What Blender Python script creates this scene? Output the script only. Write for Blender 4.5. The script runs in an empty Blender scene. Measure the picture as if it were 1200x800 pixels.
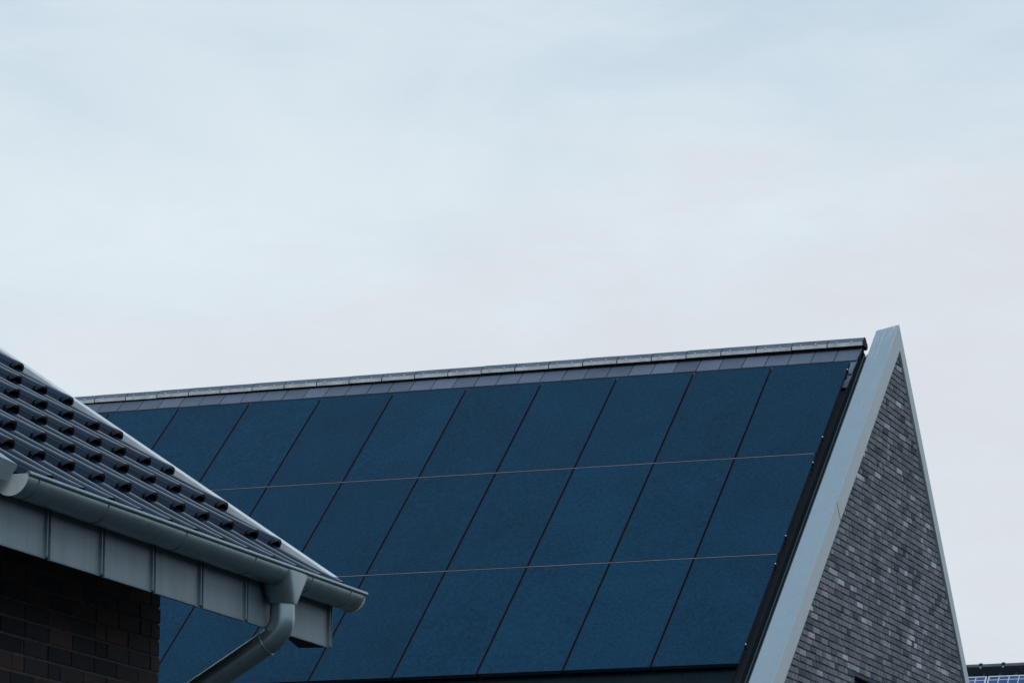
import bpy, math, random
from mathutils import Vector, Matrix
R = math.radians
scn = bpy.context.scene
COL = scn.collection
CAM_H = 1.6

# ------------------------------------------------------------------ helpers
class MB:
    """collects geometry for ONE mesh object"""
    def __init__(s): s.v = []; s.f = []; s.m = []; s.sm = []; s.tone = []
    def add(s, verts, faces, mat=0, smooth=False, tone=0.5):
        o = len(s.v); s.v += [tuple(v) for v in verts]
        for f in faces:
            s.f.append([i + o for i in f]); s.m.append(mat); s.sm.append(smooth); s.tone.append(tone)
    def hexa(s, p, mat=0, tone=0.5):
        s.add(p, [(0,3,2,1),(4,5,6,7),(0,1,5,4),(1,2,6,5),(2,3,7,6),(3,0,4,7)], mat, False, tone)
    def box(s, x0, x1, y0, y1, z0, z1, mat=0, tone=0.5):
        s.hexa([(x0,y0,z0),(x1,y0,z0),(x1,y1,z0),(x0,y1,z0),(x0,y0,z1),(x1,y0,z1),(x1,y1,z1),(x0,y1,z1)], mat, tone)
    def prism(s, poly, ext, mat=0):
        """poly: list of points, ext: vector"""
        n = len(poly); e = Vector(ext); a = [Vector(p) for p in poly]; b = [p + e for p in a]
        s.add(a + b, [tuple(range(n))[::-1], tuple(range(n, 2*n))] + [(i, (i+1) % n, n + (i+1) % n, n + i) for i in range(n)], mat)
    def loft(s, rings, mat=0, smooth=True, caps=(True, True), closed=True):
        n = len(rings[0]); vs = [v for r in rings for v in r]; fs = []
        m = n if closed else n - 1
        for k in range(len(rings) - 1):
            for i in range(m):
                fs.append((k*n + i, k*n + (i+1) % n, (k+1)*n + (i+1) % n, (k+1)*n + i))
        s.add(vs, fs, mat, smooth)
        if caps[0]: s.add(rings[0], [tuple(range(n))[::-1]], mat)
        if caps[1]: s.add(rings[-1], [tuple(range(n))], mat)
    def tube(s, pts, rad, n=20, mat=0, caps=(True, True)):
        pts = [Vector(p) for p in pts]; rings = []; prev = None
        for i, p in enumerate(pts):
            t = (pts[min(i+1, len(pts)-1)] - pts[max(i-1, 0)]).normalized()
            if prev is None:
                a = Vector((1,0,0)) if abs(t.x) < 0.9 else Vector((0,1,0))
                u = (a - t * a.dot(t)).normalized()
            else: u = (prev - t * prev.dot(t)).normalized()
            prev = u; w = t.cross(u)
            r = rad[i] if isinstance(rad, (list, tuple)) else rad
            rings.append([p + (u*math.cos(q) + w*math.sin(q)) * r for q in (2*math.pi*k/n for k in range(n))])
        s.loft(rings, mat, True, caps)
    def build(s, name, mats, parent=None, bevel=0, angle=40, fix=True):
        me = bpy.data.meshes.new(name); me.from_pydata(s.v, [], s.f)
        for m in (mats if isinstance(mats, (list, tuple)) else [mats]): me.materials.append(m)
        me.polygons.foreach_set('material_index', s.m)
        at = me.attributes.new('tone', 'FLOAT', 'FACE'); at.data.foreach_set('value', s.tone)
        if fix:
            import bmesh
            bm = bmesh.new(); bm.from_mesh(me)
            if any(s.sm): bmesh.ops.remove_doubles(bm, verts=bm.verts, dist=1e-5)
            bmesh.ops.recalc_face_normals(bm, faces=bm.faces); bm.to_mesh(me); bm.free()
        me.polygons.foreach_set('use_smooth', [any(s.sm) or bevel > 0] * len(me.polygons))
        me.set_sharp_from_angle(angle=R(angle)); me.update()
        o = bpy.data.objects.new(name, me); COL.objects.link(o); o.parent = parent
        if bevel:
            b = o.modifiers.new('Bevel', 'BEVEL'); b.width = bevel; b.segments = 2; b.limit_method = 'ANGLE'; b.angle_limit = R(40)
            b.harden_normals = False
        return o

def empty(name, mw):
    o = bpy.data.objects.new(name, None); o.empty_display_size = 0.2; COL.objects.link(o); o.matrix_world = mw; return o
def tag(o, label=None, cat=None, group=None, kind=None):
    if label: o['label'] = label
    if cat: o['category'] = cat
    if group: o['group'] = group
    if kind: o['kind'] = kind
    return o
def copy_tree(o, parent=None):
    c = o.copy(); COL.objects.link(c)
    if parent is not None: c.parent = parent
    for ch in o.children: copy_tree(ch, c)
    return c

# ------------------------------------------------------------------ materials
def mat(name):
    m = bpy.data.materials.new(name); m.use_nodes = True
    nt = m.node_tree; return m, nt, nt.nodes['Principled BSDF']
def N(nt, t, **k):
    n = nt.nodes.new(t)
    for a, v in k.items():
        if a in n.inputs: n.inputs[a].default_value = v
        else: setattr(n, a, v)
    return n
def noise(nt, scale, detail=4, rough=0.55, stretch=None, coord='Object'):
    tc = N(nt, 'ShaderNodeTexCoord'); out = tc.outputs[coord]
    if stretch:
        mp = N(nt, 'ShaderNodeMapping'); mp.inputs['Scale'].default_value = stretch; nt.links.new(out, mp.inputs['Vector']); out = mp.outputs[0]
    n = N(nt, 'ShaderNodeTexNoise'); n.inputs['Scale'].default_value = scale; n.inputs['Detail'].default_value = detail; n.inputs['Roughness'].default_value = rough
    nt.links.new(out, n.inputs['Vector']); return n.outputs['Fac']
def ramp(nt, fac, stops):
    r = N(nt, 'ShaderNodeValToRGB'); cr = r.color_ramp
    while len(cr.elements) < len(stops): cr.elements.new(0.5)
    for e, (p, c) in zip(cr.elements, stops): e.position = p; e.color = (*c, 1)
    nt.links.new(fac, r.inputs[0]); return r.outputs[0]
def mixc(nt, fac, a, b, mode='MIX'):
    m = N(nt, 'ShaderNodeMix', data_type='RGBA', blend_type=mode)
    for s, i in ((fac, 0), (a, 6), (b, 7)):
        if hasattr(s, 'links'): nt.links.new(s, m.inputs[i])
        elif i == 0: m.inputs[0].default_value = s
        else: m.inputs[i].default_value = (*s, 1)
    return m.outputs[2]
def bump(nt, bs, h, strength=0.2, dist=0.01):
    b = N(nt, 'ShaderNodeBump'); b.inputs['Strength'].default_value = strength; b.inputs['Distance'].default_value = dist
    nt.links.new(h, b.inputs['Height']); nt.links.new(b.outputs[0], bs.inputs['Normal'])
def sc(c, k): return tuple(x * k for x in c)

def metal_sheet(name, col, rough=0.5, metallic=0.25, var=0.22, stain=None, fine=60, spec=0.4, bmp=0.05, streak=0.45):
    m, nt, bs = mat(name)
    a = noise(nt, 2.2, 5, 0.6); b = noise(nt, fine, 3, 0.6); c = noise(nt, 1.2, 4, 0.6, (9, 9, 1.0))
    c1 = ramp(nt, a, [(0.3, sc(col, 1 - var)), (0.7, sc(col, 1 + var))])
    c2 = mixc(nt, 0.35, c1, ramp(nt, b, [(0.3, sc(col, 0.8)), (0.7, sc(col, 1.2))]))
    c3 = mixc(nt, streak, c2, ramp(nt, c, [(0.35, sc(col, 0.75)), (0.65, sc(col, 1.2))]))
    if stain is not None: c3 = stain(nt, c3)
    nt.links.new(c3, bs.inputs['Base Color'])
    rr = N(nt, 'ShaderNodeMapRange'); rr.inputs[3].default_value = rough - 0.1; rr.inputs[4].default_value = rough + 0.12
    nt.links.new(a, rr.inputs[0]); nt.links.new(rr.outputs[0], bs.inputs['Roughness'])
    bs.inputs['Metallic'].default_value = metallic; bs.inputs['Specular IOR Level'].default_value = spec
    if bmp: bump(nt, bs, a, bmp, 0.02)
    return m

def coping_stain(nt, base):
    # pale and rusty runs of lime and lichen that start at the peak and fade down the slope
    tc = N(nt, 'ShaderNodeTexCoord'); sp = N(nt, 'ShaderNodeSeparateXYZ'); nt.links.new(tc.outputs['Object'], sp.inputs[0])
    run = noise(nt, 1.0, 5, 0.65, (26, 1.1, 1.1)); patch = noise(nt, 2.6, 4, 0.6)
    mr = N(nt, 'ShaderNodeMapRange'); mr.inputs[1].default_value = ZO - 0.95; mr.inputs[2].default_value = ZO + 0.55
    nt.links.new(sp.outputs['Z'], mr.inputs[0])
    mu = N(nt, 'ShaderNodeMath', operation='MULTIPLY'); nt.links.new(mr.outputs[0], mu.inputs[0])
    th = N(nt, 'ShaderNodeMapRange'); th.inputs[1].default_value = 0.52; th.inputs[2].default_value = 0.68
    nt.links.new(run, th.inputs[0]); nt.links.new(th.outputs[0], mu.inputs[1])
    mu2 = N(nt, 'ShaderNodeMath', operation='MULTIPLY'); nt.links.new(mu.outputs[0], mu2.inputs[0])
    t2 = N(nt, 'ShaderNodeMapRange'); t2.inputs[1].default_value = 0.35; t2.inputs[2].default_value = 0.6
    nt.links.new(patch, t2.inputs[0]); nt.links.new(t2.outputs[0], mu2.inputs[1])
    return mixc(nt, mu2.outputs[0], base, (0.56, 0.56, 0.47))

def brick_mat(name, stops, rough=0.85):
    m, nt, bs = mat(name)
    at = N(nt, 'ShaderNodeAttribute', attribute_name='tone')
    c = ramp(nt, at.outputs['Fac'], stops)
    f = noise(nt, 9, 6, 0.8); g = noise(nt, 1.1, 5, 0.65)
    c = mixc(nt, 0.55, c, ramp(nt, f, [(0.28, (0.30,)*3), (0.72, (1.0,)*3)]), 'MULTIPLY')
    c = mixc(nt, 0.5, c, ramp(nt, g, [(0.3, (0.5,)*3), (0.65, (1.0,)*3)]), 'MULTIPLY')
    nt.links.new(c, bs.inputs['Base Color']); bs.inputs['Roughness'].default_value = rough; bs.inputs['Specular IOR Level'].default_value = 0.25
    bump(nt, bs, f, 0.5, 0.006)
    return m

def plain(name, col, rough=0.6, metallic=0.0, spec=0.5, var=0.15, scale=8, bmp=0.0):
    m, nt, bs = mat(name)
    a = noise(nt, scale, 4, 0.6)
    nt.links.new(ramp(nt, a, [(0.3, sc(col, 1 - var)), (0.7, sc(col, 1 + var))]), bs.inputs['Base Color'])
    bs.inputs['Roughness'].default_value = rough; bs.inputs['Metallic'].default_value = metallic; bs.inputs['Specular IOR Level'].default_value = spec
    if bmp: bump(nt, bs, a, bmp, 0.01)
    return m

def tile_mat(name, col, rough, spec, var=0.25):
    m, nt, bs = mat(name)
    at = N(nt, 'ShaderNodeAttribute', attribute_name='tone')
    c = ramp(nt, at.outputs['Fac'], [(0.0, sc(col, 1 - var)), (1.0, sc(col, 1 + var))])
    a = noise(nt, 3.0, 5, 0.65); f = noise(nt, 70, 3, 0.6)
    c = mixc(nt, 0.5, c, ramp(nt, a, [(0.3, (0.6,)*3), (0.7, (1.0,)*3)]), 'MULTIPLY')
    nt.links.new(c, bs.inputs['Base Color'])
    rr = N(nt, 'ShaderNodeMapRange'); rr.inputs[3].default_value = rough - 0.08; rr.inputs[4].default_value = rough + 0.12
    nt.links.new(a, rr.inputs[0]); nt.links.new(rr.outputs[0], bs.inputs['Roughness'])
    bs.inputs['Specular IOR Level'].default_value = spec
    bump(nt, bs, f, 0.15, 0.003)
    return m

# ------------------------------------------------------------------ surveyed frames
YAW, RP = R(-19.688), R(40.050)
OX, OY, ZO = 4.21265, 44.55522, 9.09109 + CAM_H          # top right corner of the panel field, on the glass plane
PW, PH = 1.02, 2.2604                                     # panel pitch along the ridge / down the slope
cR, sR = math.cos(RP), math.sin(RP)
RP2 = R(49.6)                                             # far slope
def rp(a, b, n):                                          # near slope of the solar house, local coords
    return Vector((a, b*cR - n*sR, ZO + b*sR + n*cR))

AZ, RPL = 0.33127, 0.59764
BX, BY, ZB = -2.59741, 18.79118, 3.79565 + CAM_H
GA, TW = 0.35851, 0.30
cL, sL = math.cos(RPL), math.sin(RPL)
def lp(t, u, n):                                          # slope of the porch house, local coords
    return Vector((t, u*cL - n*sL, ZB + u*sL + n*cL))
def ld(t, d, z): return Vector((t, d, ZB + z))

M_coping = metal_sheet('zinc_coping', (0.248, 0.316, 0.350), 0.45, 0.10, 0.05, coping_stain, fine=45, spec=0.6, bmp=0.0, streak=0.06)
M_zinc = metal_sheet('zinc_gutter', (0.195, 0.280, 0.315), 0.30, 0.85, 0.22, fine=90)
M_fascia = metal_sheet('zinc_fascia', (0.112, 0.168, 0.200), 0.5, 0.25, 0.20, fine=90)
M_cap = metal_sheet('zinc_cap', (0.40, 0.46, 0.47), 0.55, 0.1, 0.12, fine=90)
M_coping2 = metal_sheet('zinc_verge_end', (0.22, 0.30, 0.35), 0.5, 0.1, 0.1)
M_trim = metal_sheet('zinc_verge', (0.54, 0.60, 0.625), 0.42, 0.2, 0.10, fine=90)
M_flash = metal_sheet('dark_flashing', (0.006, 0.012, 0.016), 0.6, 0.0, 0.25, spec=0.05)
M_flash_lip = metal_sheet('grey_flashing', (0.040, 0.066, 0.074), 0.5, 0.0, 0.25, spec=0.3)
M_joint = metal_sheet('zinc_joint', (0.06, 0.08, 0.09), 0.6, 0.1, 0.2)
M_slate = tile_mat('flat_tile', (0.093, 0.118, 0.165), 0.5, 0.4, 0.22)
M_pan = tile_mat('glazed_tile', (0.004, 0.011, 0.024), 0.17, 0.26, 0.45)
M_ridge = plain('ridge_tile', (0.075, 0.095, 0.125), 0.5, 0, 0.4, 0.2, 5)
M_ridge_edge = plain('ridge_edge', (0.40, 0.42, 0.43), 0.55, 0.1, 0.4, 0.25, 7)
M_clip = plain('steel_clip', (0.75, 0.77, 0.78), 0.3, 0.5, 0.5, 0.1)
M_frame = plain('black_anodised_frame', (0.008, 0.020, 0.040), 0.5, 0.0, 0.12, 0.1)
M_rail = plain('aluminium_rail', (0.135, 0.150, 0.170), 0.5, 0.3, 0.4, 0.15)
M_dark = plain('dark_soffit_board', (0.008, 0.012, 0.017), 0.8, 0, 0.2)
M_mortar = plain('dark_mortar', (0.034, 0.050, 0.070), 0.9, 0, 0.2, 0.3, 20)
M_mortar2 = plain('brown_mortar', (0.085, 0.092, 0.10), 0.9, 0, 0.2, 0.3, 20)
M_brick = brick_mat('grey_brick', [(0.0, (0.042, 0.058, 0.082)), (0.12, (0.108, 0.126, 0.152)), (0.6, (0.146, 0.166, 0.197)), (0.91, (0.188, 0.210, 0.243)), (0.965, (0.28, 0.32, 0.36)), (1.0, (0.43, 0.49, 0.54))])
M_brick2 = brick_mat('brown_brick', [(0.0, (0.022, 0.029, 0.040)), (0.45, (0.040, 0.046, 0.058)), (0.75, (0.070, 0.055, 0.058)), (1.0, (0.115, 0.074, 0.072))])
M_render = plain('light_render', (0.35, 0.35, 0.34), 0.85, 0, 0.2)
M_glassw = plain('window_glass', (0.01, 0.012, 0.015), 0.05, 0, 0.5, 0.05)

def panel_glass():
    m, nt, bs = mat('solar_glass')
    inf = N(nt, 'ShaderNodeObjectInfo')
    tc = N(nt, 'ShaderNodeTexCoord')
    wv = N(nt, 'ShaderNodeMath', operation='MULTIPLY'); wv.inputs[1].default_value = 60.0; nt.links.new(inf.outputs['Random'], wv.inputs[0])
    def n4(scale, detail, rough):
        n = N(nt, 'ShaderNodeTexNoise', noise_dimensions='4D'); n.inputs['Scale'].default_value = scale; n.inputs['Detail'].default_value = detail; n.inputs['Roughness'].default_value = rough
        nt.links.new(tc.outputs['Object'], n.inputs['Vector']); nt.links.new(wv.outputs[0], n.inputs['W']); return n.outputs['Fac']
    a = n4(1.3, 5, 0.6); s = n4(24, 4, 0.8)
    base = ramp(nt, a, [(0.34, (0.0014, 0.022, 0.047)), (0.66, (0.0048, 0.041, 0.080))])
    base = mixc(nt, 0.55, base, ramp(nt, s, [(0.36, (0.0006, 0.011, 0.029)), (0.64, (0.0072, 0.054, 0.104))]))
    hsv = N(nt, 'ShaderNodeHueSaturation'); mr = N(nt, 'ShaderNodeMapRange'); mr.inputs[3].default_value = 0.80; mr.inputs[4].default_value = 0.98
    nt.links.new(inf.outputs['Random'], mr.inputs[0]); nt.links.new(mr.outputs[0], hsv.inputs['Value']); nt.links.new(base, hsv.inputs['Color'])
    nt.links.new(hsv.outputs[0], bs.inputs['Base Color'])
    rr = N(nt, 'ShaderNodeMapRange'); rr.inputs[3].default_value = 0.30; rr.inputs[4].default_value = 0.46
    nt.links.new(a, rr.inputs[0]); nt.links.new(rr.outputs[0], bs.inputs['Roughness'])
    bs.inputs['Specular IOR Level'].default_value = 0.06
    bs.inputs['Specular Tint'].default_value = (0.35, 0.75, 1.0, 1)
    return m
M_glass = panel_glass()

def cell_glass():
    m, nt, bs = mat('blue_cell_glass')
    tc = N(nt, 'ShaderNodeTexCoord')
    br = N(nt, 'ShaderNodeTexBrick'); br.offset = 0.0; br.inputs['Scale'].default_value = 1.0
    br.inputs['Color1'].default_value = (0.02, 0.05, 0.13, 1); br.inputs['Color2'].default_value = (0.03, 0.065, 0.16, 1); br.inputs['Mortar'].default_value = (0.42, 0.46, 0.52, 1)
    br.inputs['Brick Width'].default_value = 0.18; br.inputs['Row Height'].default_value = 0.18; br.inputs['Mortar Size'].default_value = 0.010
    nt.links.new(tc.outputs['Object'], br.inputs['Vector']); nt.links.new(br.outputs['Color'], bs.inputs['Base Color'])
    bs.inputs['Roughness'].default_value = 0.2; bs.inputs['Specular IOR Level'].default_value = 0.35
    return m
M_cells = cell_glass()
M_silver = plain('silver_frame', (0.62, 0.65, 0.67), 0.4, 0.4, 0.5, 0.08)

# ------------------------------------------------------------------ brickwork
def brickwork(mb, rng, frame, inside, u0, u1, z0, z1, ch=0.0725, joint=0.010, perp=0.024, proud=0.008, L=0.235, wild=True, mat_i=1):
    """frame(u, z, n) -> point; rows of stretchers and headers, each brick a small proud block"""
    k = 0; z = z0
    while z < z1:
        u = u0 - rng.random() * L
        while u < u1:
            w = L if rng.random() < (0.55 if wild else 0.9) else (L - joint) / 2
            w *= rng.uniform(0.9, 1.1)
            ua, ub, za, zb = u, u + w, z, z + ch - joint
            if inside(ua, za, ub, zb):
                d = rng.uniform(-0.0035, 0.0035); p = proud + d; e = 0.0035
                q = [frame(ua, za, 0), frame(ub, za, 0), frame(ub, zb, 0), frame(ua, zb, 0)]
                jit = [rng.uniform(-e, e) for _ in range(4)]
                r = [frame(ua + e, za + e + jit[0], p), frame(ub - e, za + e + jit[1], p), frame(ub - e, zb - e + jit[2], p), frame(ua + e, zb - e + jit[3], p)]
                t = rng.random()
                mb.add(q + r, [(4,5,6,7),(0,1,5,4),(1,2,6,5),(2,3,7,6),(3,0,4,7)], mat_i, False, t)
            u += w + perp * rng.uniform(0.7, 1.3)
        z += ch; k += 1

# ================================================================== SOLAR HOUSE
house = tag(empty('brick_house', Matrix.Translation((OX, OY, 0)) @ Matrix.Rotation(YAW, 4, 'Z')),
            'dark grey brick house with steep gable, pale zinc coping and blue solar panel roof', 'house')
A1, A0, AW = 0.50, 0.202, 0.462           # coping outer face, coping inner edge, wall face
AL = -13.0                                # left gable
NC = 0.045                                # coping top plane
BAP = 0.795
apex = rp(0, BAP, NC); YA, ZA = apex.y, apex.z
BE = -8.0                                 # eave, down the slope
TB = -0.11                                # tile top plane
t2 = math.tan(RP2); c2, s2 = math.cos(RP2), math.sin(RP2)
eave = rp(0, BE, NC); YE = eave.y; ZE = eave.z
YF = YA + (ZA - ZE) / t2

# --- gable wall with window opening
WY0, WY1, WZ1, WZ0 = -1.883, -0.60, ZO - 4.152, ZO - 5.55
def gz_near(y): return ZA + (y - YA) * math.tan(RP)
def gz_far(y): return ZA - (y - YA) * t2
wall = MB()
def wq(x, pts): wall.add([(x, y, z) for y, z in pts], [tuple(range(len(pts)))], 0)
inset = 0.10
yn, yf = YE + 0.25, YF - 0.25
def top(y): return min(gz_near(y), gz_far(y)) - inset
for x in (AW, AL - 0.25):
    if x == AW:
        wq(x, [(yn, 0), (WY0, 0), (WY0, top(WY0)), (yn, top(yn))])
        wq(x, [(WY1, 0), (yf, 0), (yf, top(yf)), (YA, top(YA)), (WY1, top(WY1))])
        wq(x, [(WY0, 0), (WY1, 0), (WY1, WZ0), (WY0, WZ0)])
        wq(x, [(WY0, WZ1), (WY1, WZ1), (WY1, top(WY1)), (WY0, top(WY0))])
        # reveals
        dx = 0.14
        wall.add([(x, WY0, WZ0), (x, WY0, WZ1), (x-dx, WY0, WZ1), (x-dx, WY0, WZ0)], [(0,1,2,3)], 0)
        wall.add([(x, WY1, WZ0), (x, WY1, WZ1), (x-dx, WY1, WZ1), (x-dx, WY1, WZ0)], [(0,1,2,3)], 0)
        wall.add([(x, WY0, WZ1), (x, WY1, WZ1), (x-dx, WY1, WZ1), (x-dx, WY0, WZ1)], [(0,1,2,3)], 0)
        wall.add([(x, WY0, WZ0), (x, WY1, WZ0), (x-dx, WY1, WZ0), (x-dx, WY0, WZ0)], [(0,1,2,3)], 0)
    else:
        wq(x, [(yn, 0), (yf, 0), (yf, top(yf)), (YA, top(YA)), (yn, top(yn))])
wall.add([(AL-0.25, yn, 0), (AW, yn, 0), (AW, yn, top(yn)), (AL-0.25, yn, top(yn))], [(0,1,2,3)], 0)
wall.add([(AL-0.25, yf, 0), (AW, yf, 0), (AW, yf, top(yf)), (AL-0.25, yf, top(yf))], [(0,1,2,3)], 0)
rng = random.Random(5)
def ins(ua, za, ub, zb):
    um = (ua + ub) / 2
    if ua < yn or ub > yf: return False
    if zb > min(top(ua), top(ub)) + 0.04: return False
    if ub > WY0 and ua < WY1 and zb > WZ0 and za < WZ1: return False
    return True
brickwork(wall, rng, lambda u, z, n: (AW + n, u, z), ins, yn, yf, ZO - 8.0, ZA, ch=0.078, joint=0.0125, proud=0.011, L=0.245)
brickwork(wall, rng, lambda u, z, n: (u, yn - n, z), lambda ua, za, ub, zb: ua > AL - 0.24 and ub < AW and zb < top(yn), AL - 0.2, AW, 1.2, top(yn), ch=0.078, joint=0.0125, L=0.245)
wall_o = wall.build('wall', [M_mortar, M_brick], house, fix=False)

win = MB(); x = AW - 0.11
fw = 0.07
win.box(x-0.05, x, WY0, WY1, WZ1-fw, WZ1); win.box(x-0.05, x, WY0, WY1, WZ0, WZ0+fw)
win.box(x-0.05, x, WY0, WY0+fw, WZ0+fw, WZ1-fw); win.box(x-0.05, x, WY1-fw, WY1, WZ0+fw, WZ1-fw)
win_o = win.build('window', M_frame, house, bevel=0.004)
g_ = MB(); g_.box(x-0.035, x-0.025, WY0+fw, WY1-fw, WZ0+fw, WZ1-fw); g_.build('pane', M_glassw, win_o)

# --- roof: flat interlocking tiles on both slopes, real courses
roof = MB(); rng = random.Random(11)
TWF, TGF = 0.3012, 0.345
def shingles(P, a0, a1, b_top, b_bot, phase=0.0):
    rows = int((b_top - b_bot) / TGF) + 1
    for j in range(rows):
        bt = b_top - j*TGF; bb = bt - TGF - 0.05
        a = a1 - (0.0 if bb > -0.5 else 0.14)
        while a > a0:
            w0, w1 = a - TWF + 0.013, a
            l = rng.uniform(-0.002, 0.002); tn = rng.random()
            n0, n1 = TB - 0.026, TB + l
            q = [P(w0, bb, n1), P(w1, bb, n1), P(w1, bt, n0), P(w0, bt, n0)]
            d = 0.018
            q2 = [P(w0, bb, n1-d), P(w1, bb, n1-d), P(w1, bt, n0-d), P(w0, bt, n0-d)]
            roof.hexa(q2 + q, 0, tn)
            a -= TWF
    # underlay below the tiles
    roof.hexa([P(a0, b_bot-0.05, TB-0.09), P(a1, b_bot-0.05, TB-0.09), P(a1, b_top+0.05, TB-0.09), P(a0, b_top+0.05, TB-0.09),
               P(a0, b_bot-0.05, TB-0.05), P(a1, b_bot-0.05, TB-0.05), P(a1, b_top+0.05, TB-0.05), P(a0, b_top+0.05, TB-0.05)], 1)
shingles(rp, AL, 0.022, 0.615, -7.9, 0.0)
def rpf(a, b, n):           # far slope: b measured down from the apex line as negative
    return Vector((a, YA - b*c2 + n*s2, ZA - 0.02 + b*s2 + n*c2))
shingles(rpf, AL, 0.03, -0.16, -6.8)
roof_o = roof.build('roof', [M_slate, M_dark], house, fix=False)

# --- ridge cap
rc = MB(); rng = random.Random(3)
def ridge_ring(a, lift, grow):
    z0 = ZO + 0.408 + lift + a * 0.0042; y = 0.585; g = grow
    pr = [(-0.135-g, -0.122), (-0.128-g, -0.075), (-0.085, -0.042), (-0.045, -0.008), (0.0, 0.004), (0.045, -0.008), (0.085, -0.042), (0.128+g, -0.075), (0.135+g, -0.122)]
    return [Vector((a, y + p, z0 + q + g*0.6)) for p, q in pr]
RL = 0.4655; a = 0.05
while a > AL + 0.1:
    l0 = a - RL + 0.014; w = rng.uniform(-0.002, 0.002)
    hi = ridge_ring(a, w, 0.0); hi2 = ridge_ring(l0, w, 0.003)
    n = len(hi)
    inner = lambda rg: [p + Vector((0, 0, -0.016)) for p in rg]
    for k in range(n - 1):
        m = 1 if k in (0, n-2) else 0
        rc.add([hi[k], hi[k+1], hi2[k+1], hi2[k]], [(0,1,2,3)], m)
    for rg in (hi, hi2):
        rc.loft([rg, inner(rg)], 0, False, (False, False), False)
    # two small clips per tile
    for f in (0.30, 0.72):
        ac = a - RL*f; rg = ridge_ring(ac, w, 0.002)
        p = rg[1] + Vector((0, -0.006, 0.004))
        rc.box(p.x-0.006, p.x+0.006, p.y-0.003, p.y+0.008, p.z-0.003, p.z+0.008, 2)
    a -= RL
r0_, r1_ = ridge_ring(0.045, -0.012, -0.012), ridge_ring(AL + 0.1, -0.012, -0.012); rc.loft([r0_, r1_], 3, True, (False, False), False)
# closed dark end of the ridge by the coping
er = ridge_ring(0.052, 0, 0.004); rc.add(er, [tuple(range(len(er)))], 3)
rc.build('ridge_cap', [M_ridge, M_ridge_edge, M_clip, M_flash], roof_o, fix=False)

# --- coping of both gables
def coping(a0, a1, name):
    cp = MB()
    D1, D2 = 0.265, 0.20
    # near leg
    ny = lambda b, n: rp(0, b, n)
    inner_near = D1; 
    # inner apex: intersection of both undersides
    # near underside: z = gz_near(y) - D1/cR ; far underside: z = gz_far(y) - D2/c2
    yi = YA + ((-D1/cR + D2/c2)) / (-(math.tan(RP) + t2)) * -1
    yi = YA + (D1/cR - D2/c2) / (math.tan(RP) + t2)
    zi = gz_near(yi) - D1/cR
    be = BE - 0.35; pe = rp(0, be, NC); pe2 = rp(0, be, NC - D1)
    yf_ = YF + 0.25; pf = (yf_, gz_far(yf_)); pf2 = (yf_ - D2*s2, gz_far(yf_) - D2*c2)
    dr = 0.045/cR if a1 > 0 else 0.0        # the sheet falls towards the roof
    def leg(poly):
        n_ = len(poly); inn = [Vector((a0, y, z - (dr if top_ else 0))) for y, z, top_ in poly]; out = [Vector((a1, y, z)) for y, z, top_ in poly]
        cp.add(inn + out, [tuple(range(n_))[::-1], tuple(range(n_, 2*n_))] + [(i, (i+1) % n_, n_ + (i+1) % n_, n_ + i) for i in range(n_)])
    leg([(pe.y, pe.z, True), (YA, ZA, True), (yi, zi, False), (pe2.y, pe2.z, False)])
    leg([(YA, ZA, True), (pf[0], pf[1], True), (pf2[0], pf2[1], False), (yi, zi, False)])
    return cp.build(name, M_coping, house, bevel=0.006)
cop = coping(A0, A1, 'coping')
coping(AL - 0.30, AL - 0.02, 'coping')
# sheet joints of the right coping: thin raised laps
for b in (-3.50,):
    lap = MB(); fa_ = 0.045
    top_ = lambda a: NC + 0.0005 - fa_*(A1 - a)/(A1 - A0)
    lap.hexa([rp(A1+0.0005, b-0.010, NC-0.265), rp(A1+0.0025, b-0.010, NC-0.265), rp(A1+0.0025, b, NC-0.265), rp(A1+0.0005, b, NC-0.265),
              rp(A1+0.0005, b-0.010, NC), rp(A1+0.0025, b-0.010, NC), rp(A1+0.0025, b, NC), rp(A1+0.0005, b, NC)])
    lap.build('coping_joint', [M_joint, M_coping], cop)
# --- flashing tray between tiles and coping
fl = MB()
def strip(a_0, a_1, n0, n1, b0=BE, b1=0.62, m=0):
    fl.hexa([rp(a_0, b0, n0), rp(a_1, b0, n0), rp(a_1, b1, n0), rp(a_0, b1, n0), rp(a_0, b0, n1), rp(a_1, b0, n1), rp(a_1, b1, n1), rp(a_0, b1, n1)], m)
strip(-0.13, 0.199, TB-0.085, TB-0.07, b1=0.40); strip(0.088, 0.100, TB-0.0695, TB-0.022, b1=0.40, m=1); strip(0.120, 0.199, TB-0.0695, TB-0.03, b1=0.40, m=1)
fl.build('flashing', [M_flash, M_flash_lip], house)
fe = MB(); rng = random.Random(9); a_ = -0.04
while a_ > -PW*8.4:                        # added dark sheet standing in for shade below the lowest panels, in short lengths
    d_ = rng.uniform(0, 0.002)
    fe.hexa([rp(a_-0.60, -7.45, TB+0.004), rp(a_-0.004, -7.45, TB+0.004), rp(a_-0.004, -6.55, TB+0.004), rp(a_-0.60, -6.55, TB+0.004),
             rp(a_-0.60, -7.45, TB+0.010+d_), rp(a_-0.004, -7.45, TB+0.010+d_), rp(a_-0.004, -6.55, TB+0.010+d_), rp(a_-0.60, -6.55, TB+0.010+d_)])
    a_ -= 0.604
fe.build('eaves_shade_sheet', M_flash, house)
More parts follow.
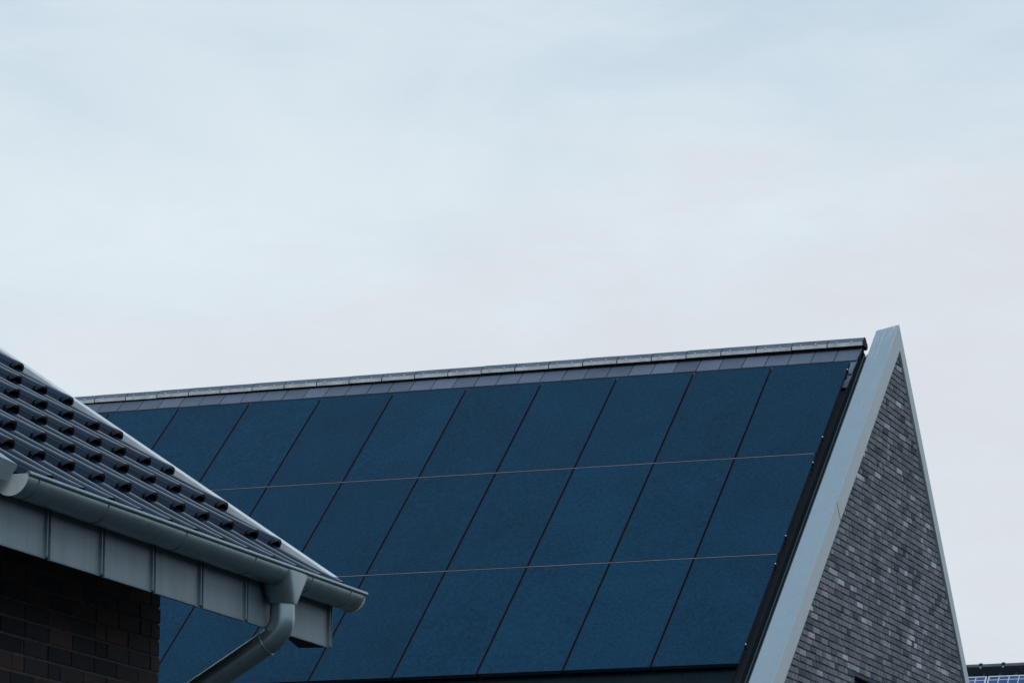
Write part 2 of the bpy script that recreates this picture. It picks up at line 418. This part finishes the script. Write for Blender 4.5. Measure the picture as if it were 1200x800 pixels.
# cable clips and a junction piece in the tray
# --- mounting rails in the horizontal seams
for b in (-PH, -2*PH):
    r_ = MB(); p = -PW*11.1
    r_.hexa([rp(p, b-0.008, -0.06), rp(-0.02, b-0.008, -0.06), rp(-0.02, b+0.006, -0.06), rp(p, b+0.006, -0.06),
             rp(p, b-0.008, -0.003), rp(-0.02, b-0.008, -0.003), rp(-0.02, b+0.006, -0.003), rp(p, b+0.006, -0.003)])
    r_.build('mounting_rail', M_rail, house)
# hidden vertical carriers under the panels
for b in (-0.25, -1.92, -2.47, -4.13, -4.70, -6.34):
    r_ = MB(); p = -PW*11.0 if b > -2.2 else -PW*8.0
    r_.hexa([rp(p, b-0.02, TB+0.005), rp(-0.01, b-0.02, TB+0.005), rp(-0.01, b+0.02, TB+0.005), rp(p, b+0.02, TB+0.005),
             rp(p, b-0.02, -0.045), rp(-0.01, b-0.02, -0.045), rp(-0.01, b+0.02, -0.045), rp(p, b+0.02, -0.045)])
    r_.build('mounting_rail', M_frame, house)
# --- eaves gutter and fascia of the solar house (below the picture)
gt = MB(); pe = rp(0, -8.05, TB-0.05); rings = []
for xx in (AL, A0-0.02):
    rings.append([Vector((xx, pe.y - 0.06 + 0.075*math.cos(q), pe.z - 0.02 + 0.075*math.sin(q))) for q in (math.pi + math.pi*k/14 for k in range(15))])
gt.loft(rings, 0, True, (False, False), False)
go = gt.build('gutter', M_zinc, house); so = go.modifiers.new('Solidify', 'SOLIDIFY'); so.thickness = 0.003

# ================================================================== SOLAR PANELS
GAP = 0.025
def panel_matrix(k, j):
    w = Matrix.Translation((OX, OY, 0)) @ Matrix.Rotation(YAW, 4, 'Z')
    c = rp(-(k + 0.5)*PW + 0.014, -(j + 0.5)*PH, 0)
    return w @ Matrix.Translation(c) @ Matrix.Rotation(RP, 4, 'X')
hw, hh, th, fw = PW/2 - GAP/2, PH/2 - 0.012, 0.046, 0.011
def make_panel():
    root = empty('solar_panel', panel_matrix(0, 0))
    f = MB()
    f.box(-hw, hw, hh-fw, hh, -th, 0); f.box(-hw, hw, -hh, -hh+fw, -th, 0)
    f.box(-hw, -hw+fw, -hh+fw, hh-fw, -th, 0); f.box(hw-fw, hw, -hh+fw, hh-fw, -th, 0)
    f.build('panel_frame', M_frame, root, bevel=0.0015)
    g = MB(); g.box(-hw+fw+0.0005, hw-fw-0.0005, -hh+fw+0.0005, hh-fw-0.0005, -th+0.004, -0.0015)
    g.build('panel_glass', M_glass, root)
    return root
proto = make_panel()
ORD = ['first', 'second', 'third', 'fourth', 'fifth', 'sixth', 'seventh', 'eighth', 'ninth', 'tenth', 'eleventh']
rows = (('top row under the ridge', 11), ('middle row', 8), ('bottom row', 8))
rng = random.Random(2)
cl = MB(); cl.box(0, 0.018, -0.016, 0.016, -0.045, 0.003); cl.box(-0.007, 0.0, -0.016, 0.016, 0.0012, 0.003)
cl.tube([(0.010, 0, 0.003), (0.010, 0, 0.014)], 0.008, 10, 1)
clamp_me = None
def place_panels(done):
    for j, (rn, cnt) in enumerate(rows):
        for k in range(cnt):
            o = proto if (k, j) == (0, 0) else copy_tree(proto)
            mw = panel_matrix(k, j)
            tilt = Matrix.Rotation(rng.uniform(-0.0012, 0.0012), 4, 'X') @ Matrix.Rotation(rng.uniform(-0.0015, 0.0015), 4, 'Y')
            o.matrix_world = mw @ tilt
            where = 'nearest the zinc coping' if k == 0 else ORD[k] + ' from the zinc coping'
            tag(o, f'dark blue solar panel in the {rn}, {where}', 'solar panel', 'dark blue solar panels on the roof')
            done.append((o, k, j))
placed = []; place_panels(placed)
first = None
for o, k, j in placed:
    if k != 0: continue
    for dy in (hh - 0.22, -hh + 0.36):
        if first is None: c = cl.build('end_clamp', [M_frame, M_clip], o, bevel=0.001); first = c
        else: c = first.copy(); COL.objects.link(c); c.parent = o
        c.location = (hw, dy, 0)

# ================================================================== PORCH HOUSE (left, near)
porch = tag(empty('brick_house', Matrix.Translation((BX, BY, 0)) @ Matrix.Rotation(math.pi/2 - AZ, 4, 'Z')),
            'dark brick house in the left foreground with glazed pantiles, zinc gutter and downpipe', 'house')
# --- pantiles
tl = MB(); rng = random.Random(8)
NB = -0.052; LIFT = 0.040
prof = []
def roll(t0, w, h, n):
    return [(t0 + w*math.cos(q), h*math.sin(q)**0.8) for q in (math.pi - math.pi*k/n for k in range(n+1))]
prof += [(-0.166, -0.002), (-0.150, 0.0), (-0.118, 0.0005), (-0.112, 0.003), (-0.106, 0.022), (-0.099, 0.027), (-0.090, 0.026), (-0.083, 0.004), (-0.072, 0.001)]
prof += roll(0.0, 0.056, 0.044, 12)
prof += [(0.075, 0.001), (0.105, -0.003), (0.135, -0.001)]
NP = len(prof)
UT, UB = 7, 7     # courses above / below the reference nose
for i in range(0, 12):
    for j in range(-6, 7):
        t0 = -TW*i; ub = -GA*j - (0.055 if j == 6 else 0); ut = -GA*j + GA + 0.055
        jit = rng.uniform(-0.006, 0.006); jt = rng.uniform(-0.004, 0.004); jn = rng.uniform(-0.002, 0.003); tn = rng.random()
        st = [(ut, 0.0, 1.0), (ub + 0.5*GA, 0.55, 1.0), (ub + 0.05, 0.93, 1.0), (ub + 0.012, 1.0, 1.06), (ub, 0.985, 1.05)]
        rings = []
        for (u, f, g) in st:
            rings.append([lp(t0 + p*(1 if abs(p) > 0.06 else (0.97 + 0.05*(g-1)*10)) + jt, u + jit, NB + LIFT*f + jn*f + q*g) for p, q in prof])
        under = [lp(t0 + p*0.93 + jt, ub + jit + 0.003, NB + LIFT*0.985 + jn + q*(0.97 if p > -0.06 else 0.15) - 0.010) for p, q in prof]
        under2 = [lp(t0 + p*0.93 + jt, ub + jit + 0.16, NB + LIFT*0.6 + q*0.97 - 0.012) for p, q in prof]
        tl.loft(rings + [under, under2], 0, True, (False, False), False)
        for q_ in range(len(tl.tone) - (len(rings)+1)*(NP-1), len(tl.tone)): tl.tone[q_] = tn
# battens/underlay deck and the back slope
def deck(n0, n1, t0, t1, u0, u1):
    tl.hexa([lp(t0, u0, n0), lp(t1, u0, n0), lp(t1, u1, n0), lp(t0, u1, n0), lp(t0, u0, n1), lp(t1, u0, n1), lp(t1, u1, n1), lp(t0, u1, n1)], 1)
deck(-0.14, -0.085, -3.75, 0.15, -2.05, 2.3)
TOPU = 2.45; yr = TOPU*cL; zr = ZB + TOPU*sL
tl.hexa([(-3.75, yr, zr-0.14), (0.15, yr, zr-0.14), (0.15, yr+3.6, zr-0.14-3.6*math.tan(RPL)), (-3.75, yr+3.6, zr-0.14-3.6*math.tan(RPL)),
         (-3.75, yr, zr-0.03), (0.15, yr, zr-0.03), (0.15, yr+3.6, zr-0.03-3.6*math.tan(RPL)), (-3.75, yr+3.6, zr-0.03-3.6*math.tan(RPL))], 1)
proof = tl.build('roof', [M_pan, M_dark], porch, angle=50, fix=False)
rcp = MB(); rcp.tube([(-3.8, yr-0.02, zr-0.02), (0.12, yr-0.02, zr-0.02)], 0.11, 16); rcp.build('ridge_cap', M_pan, proof)

# --- verge trims
def verge(t_in, t_out, n_in, n_out, u0, u1, low, sgn, m=None):
    v = MB(); th = 0.004
    # upstand, cap, outer apron and closed front end as one folded sheet (solid section)
    sec = [(t_in, low), (t_in, n_in), (t_in + 0.012*sgn, n_in + 0.004), (t_out - 0.012*sgn, n_out + 0.002), (t_out, n_out - 0.004), (t_out, low - 0.005)]
    v.loft([[lp(t, u, n) for t, n in sec] for u in (u0, u1)], 0, False, (True, True), True)
    return v.build('verge_trim', m or M_trim, porch, bevel=0.002)
verge(0.098, 0.160, 0.019, 0.023, -2.115, 2.5, -0.085, 1)
verge(-3.625, -3.85, 0.030, 0.040, -2.215, 2.5, -0.045, -1, M_coping2)

# --- gutter
GD, GZ, GR = -1.800, -1.250, 0.078
g = MB(); rings = []
T0, T1 = -3.592, 0.228
def gring(t, r=GR, z=GZ):
    return [ld(t, GD + r*math.cos(q), z + r*1.10*math.sin(q)) for q in (math.pi + math.pi*k/22 for k in range(23))]
g.loft([gring(T0), gring(-2.4), gring(-1.2), gring(T1)], 0, True, (False, False), False)
inner = [gring(t, GR-0.004) for t in (T0, T1)]
g.loft(inner, 0, True, (False, False), False)
g.tube([ld(T0-0.004, GD-GR-0.004, GZ+0.001), ld(-1.5, GD-GR-0.004, GZ+0.001), ld(T1+0.01, GD-GR-0.004, GZ+0.001)], 0.0105, 14)
gut = g.build('gutter', M_zinc, porch, fix=False)
for t in (-3.483, -2.809, -1.983, -1.183, -0.469, 0.039):
    b = MB()
    b.loft([gring(t-0.006, GR+0.0003), gring(t-0.005, GR+0.0015), gring(t+0.005, GR+0.0015), gring(t+0.006, GR+0.0003)], 0, True, (False, False), False)
    b.build('gutter_joint', M_joint, gut)
for t, e in ((T0, -0.004), (T1, 0.004)):
    b = MB(); a_, c_ = gring(t, GR+0.004), gring(t+e, GR+0.004)
    b.loft([a_, c_], 0, False, (True, True), True); b.build('end_cap', M_cap, gut, bevel=0.001)

# --- outlet funnel and downpipe
PT = -0.672; PR = 0.0610
dp = MB()
def ell(z, rt, rd, pw, n=32, t=PT, d=GD):
    out = []
    for k in range(n):
        q = 2*math.pi*k/n; c, s_ = math.cos(q), math.sin(q)
        out.append(ld(t + rt*math.copysign(abs(c)**pw, c), d + rd*math.copysign(abs(s_)**pw, s_), z))
    return out
dp.loft([ell(GZ+0.002, 0.165, 0.0850, 0.42, t=PT+0.01), ell(GZ-0.030, 0.150, 0.0845, 0.45, t=PT+0.008), ell(GZ-0.155, PR+0.010, PR+0.008, 0.75), ell(GZ-0.165, PR+0.008, PR+0.006, 0.9)], 0, True, (False, True))
dpo = None
pp = MB()
path = [Vector((PT, GD, ZB + GZ - 0.150)), Vector((PT, GD, ZB + GZ - 0.222))]
cx = 0.140; zc = ZB + GZ - 0.222
for k in range(1, 13):
    q = R(59) * k / 12
    path.append(Vector((PT, GD + cx*(1 - math.cos(q)), zc - cx*math.sin(q))))
d0 = path[-1]; dr = Vector((0, math.sin(R(59)), -math.cos(R(59))))
L1 = (-1.065 - d0.y) / dr.y - 0.10
path.append(d0 + dr*0.02); path.append(d0 + dr*L1*0.5); path.append(d0 + dr*L1)
e0 = path[-1]
for k in range(1, 9):
    q = R(59) * (1 - k/8)
    path.append(Vector((PT, e0.y + cx*(math.cos(q) - math.cos(R(59))), e0.z - cx*(math.sin(R(59)) - math.sin(q)))))
path.append(Vector((PT, path[-1].y, 0.05)))
pp.tube(path, PR, 28)
dpo = pp.build('downpipe', M_zinc, porch)
dp.build('outlet_funnel', M_zinc, dpo, angle=35)
for p, dv in ((d0 + dr*0.02, dr), (e0 - dr*0.02, dr)):
    c = MB(); c.tube([p - dv*0.004, p - dv*0.003, p + dv*0.003, p + dv*0.004], [PR+0.0005, PR+0.003, PR+0.003, PR+0.0005], 28); c.build('pipe_collar', M_zinc, dpo)

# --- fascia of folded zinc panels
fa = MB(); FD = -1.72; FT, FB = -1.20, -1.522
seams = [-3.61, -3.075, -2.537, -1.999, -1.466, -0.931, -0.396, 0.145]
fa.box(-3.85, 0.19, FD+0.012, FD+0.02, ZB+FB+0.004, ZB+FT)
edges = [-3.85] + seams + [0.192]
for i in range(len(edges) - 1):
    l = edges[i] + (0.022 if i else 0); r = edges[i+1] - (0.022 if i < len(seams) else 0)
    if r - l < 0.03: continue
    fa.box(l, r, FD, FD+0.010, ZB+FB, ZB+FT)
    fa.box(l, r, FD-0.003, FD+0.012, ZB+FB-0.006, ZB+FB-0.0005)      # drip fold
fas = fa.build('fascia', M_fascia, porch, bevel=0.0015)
for s_ in seams:
    b = MB(); b.box(s_-0.030, s_-0.021, FD-0.014, FD+0.008, ZB+FB+0.001, ZB+FT-0.002); b.box(s_+0.020, s_+0.026, FD-0.005, FD+0.008, ZB+FB+0.001, ZB+FT-0.002)
    b.build('fascia_seam', M_fascia, fas, bevel=0.002)
# return of the fascia round the verge and the small boxed foot of the verge
vb = MB()
vb.prism([ld(-0.45, FD+0.021, FB+0.003), ld(0.186, FD+0.021, FB+0.003), ld(0.155, FD+0.172, FB+0.003)], (0, 0, 0.16))
vb.build('verge_box', M_dark, porch)
sf = MB()
sf.hexa([lp(-3.75, -2.0, -0.30), lp(0.15, -2.0, -0.30), lp(0.15, -0.6, -0.30), lp(-3.75, -0.6, -0.30), lp(-3.75, -2.0, -0.28), lp(0.15, -2.0, -0.28), lp(0.15, -0.6, -0.28), lp(-3.75, -0.6, -0.28)])
sf.build('soffit', M_dark, porch)
# --- walls
WD, WT = -1.0, -0.352
w = MB(); zt = ZB - 1.10
def wtop(d): return ZB + d*math.tan(RPL) - 0.33
zrw = zr - 0.2; db = yr + 2.6
w.add([(-3.6, WD, 0), (WT, WD, 0), (WT, WD, wtop(WD)), (-3.6, WD, wtop(WD))], [(0,1,2,3)], 0)
w.add([(WT, WD, 0), (WT, db, 0), (WT, db, ZB + (2*yr - db)*math.tan(RPL) - 0.33), (WT, yr, ZB + yr*math.tan(RPL) - 0.33), (WT, WD, wtop(WD))], [(0,1,2,3,4)], 0)
w.add([(-3.6, WD, 0), (-3.6, db, 0), (-3.6, db, ZB + (2*yr - db)*math.tan(RPL) - 0.33), (-3.6, yr, ZB + yr*math.tan(RPL) - 0.33), (-3.6, WD, wtop(WD))], [(0,1,2,3,4)], 0)
w.add([(-3.6, db, 0), (WT, db, 0), (WT, db, ZB + (2*yr - db)*math.tan(RPL) - 0.33), (-3.6, db, ZB + (2*yr - db)*math.tan(RPL) - 0.33)], [(0,1,2,3)], 0)
rng = random.Random(21)
def ins2(ua, za, ub, zb): return ub <= WT + 0.006 and ua > -3.6 and zb < wtop(WD)
def clip_bricks():
    # running bond with the corner bricks cut flush
    z = 0.05; k = 0; ch, jt, L = 0.0815, 0.011, 0.24
    while z + ch < wtop(WD):
        u = WT + 0.004 - (0 if k % 2 == 0 else L/2 - 0.005); first_ = True
        if k % 2: 
            blocks = [(u + jt, WT + 0.004)]
        else: blocks = []
        while u > -3.5:
            wd = L if rng.random() < 0.8 else L/2 - 0.005
            blocks.append((u - wd, u)); u -= wd + jt
        for (ua, ub) in blocks:
            p = 0.006 + rng.uniform(-0.003, 0.003); e = 0.002; za, zb = z, z + ch - jt
            if ub - ua < 0.02: continue
            q = [(ua, WD, za), (ub, WD, za), (ub, WD, zb), (ua, WD, zb)]
            r = [(ua+e, WD-p, za+e), (ub-e, WD-p, za+e), (ub-e, WD-p, zb-e), (ua+e, WD-p, zb-e)]
            w.add(q + r, [(4,5,6,7),(0,1,5,4),(1,2,6,5),(2,3,7,6),(3,0,4,7)], 1, False, rng.random())
        z += ch; k += 1
clip_bricks()
w.build('wall', [M_mortar2, M_brick2], porch, fix=False)

# ================================================================== HOUSE FAR BEHIND (bottom right)
FY = 65.0
px_, pz_ = 0.1330*FY, 0.1191*FY + CAM_H          # ridge point seen at the right edge
far = tag(empty('tiled_house', Matrix.Translation((px_, FY, 0)) @ Matrix.Rotation(YAW, 4, 'Z')),
          'distant house at the bottom right with dark tiled ridge and silver framed solar panels', 'house')
ZR = pz_ - 0.02; P2 = R(40); cf, sf_ = math.cos(P2), math.sin(P2)
def fp(a, b, n): return Vector((a, b*cf - n*sf_, ZR + b*sf_ + n*cf))
fr = MB(); rng = random.Random(4)
X0, X1 = -6.0, 4.0
fr.hexa([fp(X0, -6.5, -0.2), fp(X1, -6.5, -0.2), fp(X1, 0, -0.2), fp(X0, 0, -0.2), fp(X0, -6.5, -0.1), fp(X1, -6.5, -0.1), fp(X1, 0, -0.1), fp(X0, 0, -0.1)], 1)
a = X0
while a < X1:                                  # pantile rolls as courses
    for j in range(18):
        bt = -0.02 - j*0.345; bb = bt - 0.38
        pr = [(-0.145, 0.0), (-0.05, 0.0), (-0.03, 0.03), (0.0, 0.042), (0.03, 0.03), (0.05, 0.0), (0.15, 0.0)]
        r1 = [fp(a + p, bt, -0.09 + q) for p, q in pr]; r2 = [fp(a + p, bb, -0.055 + q) for p, q in pr]
        r3 = [v + Vector((0, 0.0, -0.03)) for v in r2]
        fr.loft([r1, r2, r3], 0, True, (False, False), False)
    a += 0.29
fr.hexa([(X0, 0, ZR-0.25), (X1, 0, ZR-0.25), (X1, 5, ZR-0.25-5*math.tan(P2)), (X0, 5, ZR-0.25-5*math.tan(P2)), (X0, 0, ZR-0.1), (X1, 0, ZR-0.1), (X1, 5, ZR-0.1-5*math.tan(P2)), (X0, 5, ZR-0.1-5*math.tan(P2))], 1)
fr.box(X0, X1, -0.10, 0.10, ZR-0.24, ZR-0.035, 1)
fro = fr.build('roof', [M_pan, M_dark], far, fix=False)
rc2 = MB(); a = X0
while a < X1:
    r0 = 0.068
    rg = lambda aa, r: [Vector((aa, r*1.25*math.cos(q), ZR - 0.05 + r*1.1*math.sin(q))) for q in (math.pi*k/12 for k in range(13))]
    rc2.loft([rg(a, r0), rg(a+0.40, r0+0.004), rg(a+0.40, r0-0.01)], 0, True, (False, False), False)
    a += 0.41
M_far_ridge = plain('far_ridge_tile', (0.06, 0.075, 0.085), 0.5, 0, 0.4, 0.2, 5)
rc2.build('ridge_cap', M_far_ridge, fro, fix=False)
cm = None
a = -0.255
for k in range(-8, 9):
    if cm is None:
        b = MB(); b.box(-0.022, 0.022, -0.085, 0.03, 0.010, 0.046, 0); b.box(-0.010, 0.010, -0.104, -0.096, -0.045, -0.024, 1)
        cm = b.build('ridge_clip', [M_frame, M_clip], fro); o = cm
    else:
        o = cm.copy(); COL.objects.link(o); o.parent = fro
    o.location = (a + k*0.41, 0, ZR - 0.012)
wf = MB(); yE = -6.0*cf; zE = ZR - 6.3*sf_
wf.box(X0+0.2, X1-0.2, yE, 4.6, 0, ZR-4.2)
wf.prism([(X0+0.2, yE, ZR-4.2), (X0+0.2, 4.6, ZR-4.2), (X0+0.2, 0.0, ZR-0.26)], (X1-X0-0.4, 0, 0))
wf.build('wall', M_brick, far)
def far_panel_matrix(k): 
    return Matrix.Translation((px_, FY, 0)) @ Matrix.Rotation(YAW, 4, 'Z') @ Matrix.Translation(fp(0.49 + 1.14*k, -0.36 - 0.86, 0.02)) @ Matrix.Rotation(P2, 4, 'X')
fproto = empty('solar_panel', far_panel_matrix(0))
f = MB(); W2, H2 = 0.555, 0.84
f.box(-W2, W2, H2-0.025, H2, -0.035, 0); f.box(-W2, W2, -H2, -H2+0.025, -0.035, 0); f.box(-W2, -W2+0.025, -H2+0.025, H2-0.025, -0.035, 0); f.box(W2-0.025, W2, -H2+0.025, H2-0.025, -0.035, 0)
f.build('panel_frame', M_silver, fproto)
gg = MB(); gg.box(-W2+0.0255, W2-0.0255, -H2+0.0255, H2-0.0255, -0.03, -0.004); gg.build('panel_glass', M_cells, fproto)
labs = {0: 'silver framed blue solar panel at the right frame edge, on the distant house',
        -1: 'silver framed blue solar panel on the distant house, half hidden by the brick gable'}
for k in (0, -1):
    o = fproto if k == 0 else copy_tree(fproto)
    o.matrix_world = far_panel_matrix(k)
    tag(o, labs[k], 'solar panel', 'silver framed panels on the distant house')

# ================================================================== GROUND
gr = MB(); S = 600; n = 24
vs = [(-S + 2*S*i/n, -S + 2*S*j/n, 0) for j in range(n+1) for i in range(n+1)]
gr.add(vs, [(j*(n+1)+i, j*(n+1)+i+1, (j+1)*(n+1)+i+1, (j+1)*(n+1)+i) for j in range(n) for i in range(n)], 0)
M_ground = plain('ground_paving', (0.035, 0.04, 0.04), 0.9, 0, 0.2, 0.3, 0.6)
tag(gr.build('ground', M_ground, None, fix=False), 'dark ground around the houses', None, None, 'structure')

# ================================================================== LIGHT
SUN_EL, SUN_AZ = R(45), R(145)       # azimuth clockwise from +y (camera looks along +y): behind the camera, to the left
w = bpy.data.worlds.new('World'); scn.world = w; w.use_nodes = True
nt = w.node_tree; bg = nt.nodes['Background']
sky = nt.nodes.new('ShaderNodeTexSky'); sky.sky_type = 'NISHITA'; sky.sun_disc = False
sky.sun_elevation = SUN_EL; sky.sun_rotation = SUN_AZ; sky.air_density = 1.0; sky.dust_density = 1.0; sky.ozone_density = 2.0
tc = nt.nodes.new('ShaderNodeTexCoord'); mp = nt.nodes.new('ShaderNodeMapping'); mp.inputs['Scale'].default_value = (1.0, 1.0, 2.6); mp.inputs['Location'].default_value = (0.4, 0.2, 0.15)
mp.inputs['Rotation'].default_value = (0, R(-10), 0)
nt.links.new(tc.outputs['Generated'], mp.inputs[0])
def wnoise(scale, detail, rough, dist=0.0):
    n = nt.nodes.new('ShaderNodeTexNoise'); n.inputs['Scale'].default_value = scale; n.inputs['Detail'].default_value = detail; n.inputs['Roughness'].default_value = rough; n.inputs['Distortion'].default_value = dist
    nt.links.new(mp.outputs[0], n.inputs['Vector']); return n.outputs['Fac']
sp = nt.nodes.new('ShaderNodeSeparateXYZ'); nt.links.new(tc.outputs['Generated'], sp.inputs[0])
# high thin overcast: bluish veil, whiter patches, and a warm grey bank low over the roofs
K = 10.0                                # Background strength 0.1
veil = (0.600*K, 0.725*K, 0.825*K); white = (0.745*K, 0.832*K, 0.888*K); bank = (0.702*K, 0.738*K, 0.796*K)
col = mixc(nt, 0.90, sky.outputs[0], veil)
pz = nt.nodes.new('ShaderNodeMath'); pz.operation = 'MULTIPLY_ADD'; pz.inputs[1].default_value = -3.0; nt.links.new(sp.outputs['Z'], pz.inputs[0])
pn = nt.nodes.new('ShaderNodeMath'); pn.operation = 'ADD'; pn.inputs[1].default_value = 0.77; nt.links.new(wnoise(5.5, 5, 0.55, 0.4), pn.inputs[0]); nt.links.new(pn.outputs[0], pz.inputs[2])
p1 = ramp(nt, pz.outputs[0], [(0.30, (0,)*3), (0.75, (1,)*3)])
col = mixc(nt, p1, col, white)
ed = nt.nodes.new('ShaderNodeMath'); ed.operation = 'MULTIPLY_ADD'; ed.inputs[1].default_value = 0.13; nt.links.new(wnoise(7.0, 6, 0.6, 0.3), ed.inputs[0])
sl = nt.nodes.new('ShaderNodeMath'); sl.operation = 'MULTIPLY_ADD'; sl.inputs[1].default_value = -0.15; nt.links.new(sp.outputs['X'], sl.inputs[0]); nt.links.new(sp.outputs['Z'], sl.inputs[2])
nt.links.new(sl.outputs[0], ed.inputs[2])
mr = nt.nodes.new('ShaderNodeMapRange'); mr.interpolation_type = 'SMOOTHSTEP'; mr.inputs[1].default_value = 0.280; mr.inputs[2].default_value = 0.318; mr.inputs[3].default_value = 0.92; mr.inputs[4].default_value = 0.0
nt.links.new(ed.outputs[0], mr.inputs[0])
lf = nt.nodes.new('ShaderNodeMapRange'); lf.interpolation_type = 'SMOOTHSTEP'; lf.inputs[1].default_value = -0.16; lf.inputs[2].default_value = 0.0; lf.inputs[3].default_value = 0.5; lf.inputs[4].default_value = 1.0
nt.links.new(sp.outputs['X'], lf.inputs[0])
mm = nt.nodes.new('ShaderNodeMath'); mm.operation = 'MULTIPLY'; nt.links.new(mr.outputs[0], mm.inputs[0]); nt.links.new(lf.outputs[0], mm.inputs[1])
col = mixc(nt, mm.outputs[0], col, bank)
wisp = ramp(nt, wnoise(16.0, 6, 0.62, 0.8), [(0.42, (0,)*3), (0.75, (0.35,)*3)])
col = mixc(nt, wisp, col, (0.765*K, 0.845*K, 0.895*K))
over = nt.nodes.new('ShaderNodeMapRange'); over.interpolation_type = 'SMOOTHSTEP'; over.inputs[1].default_value = 0.34; over.inputs[2].default_value = 0.8; over.inputs[3].default_value = 0.0; over.inputs[4].default_value = 0.85
nt.links.new(sp.outputs['Z'], over.inputs[0])
col = mixc(nt, over.outputs[0], col, mixc(nt, 0.75, sky.outputs[0], (0.43*K, 0.645*K, 0.93*K)))      # clearer and bluer overhead
nt.links.new(col, bg.inputs['Color']); bg.inputs['Strength'].default_value = 0.1

sl_ = bpy.data.lights.new('sun', 'SUN'); sl_.energy = 1.5; sl_.angle = R(32); sl_.color = (1.0, 0.99, 0.975)
so = bpy.data.objects.new('sun', sl_); COL.objects.link(so)
dv = Vector((math.sin(SUN_AZ)*math.cos(SUN_EL), math.cos(SUN_AZ)*math.cos(SUN_EL), math.sin(SUN_EL)))
so.rotation_euler = (-dv).to_track_quat('-Z', 'Y').to_euler(); so.location = dv * 50

# ================================================================== CAMERA
cam = bpy.data.cameras.new('camera'); co = bpy.data.objects.new('camera', cam); COL.objects.link(co)
co.location = (0, 0, CAM_H); co.rotation_euler = (R(90 + 11.8372), 0, 0)
cam.sensor_width = 36; cam.lens = 4274.45/1200*36; cam.clip_start = 0.1; cam.clip_end = 3000
scn.camera = co
scn.render.resolution_x, scn.render.resolution_y = 1024, 682
vs = scn.view_settings; scn.display_settings.display_device = 'sRGB'; vs.view_transform = 'Standard'; vs.look = 'None'; vs.exposure = 0; vs.gamma = 1; vs.use_curve_mapping = False
scn.cycles.use_denoising = True
scn.cycles.max_bounces = 6
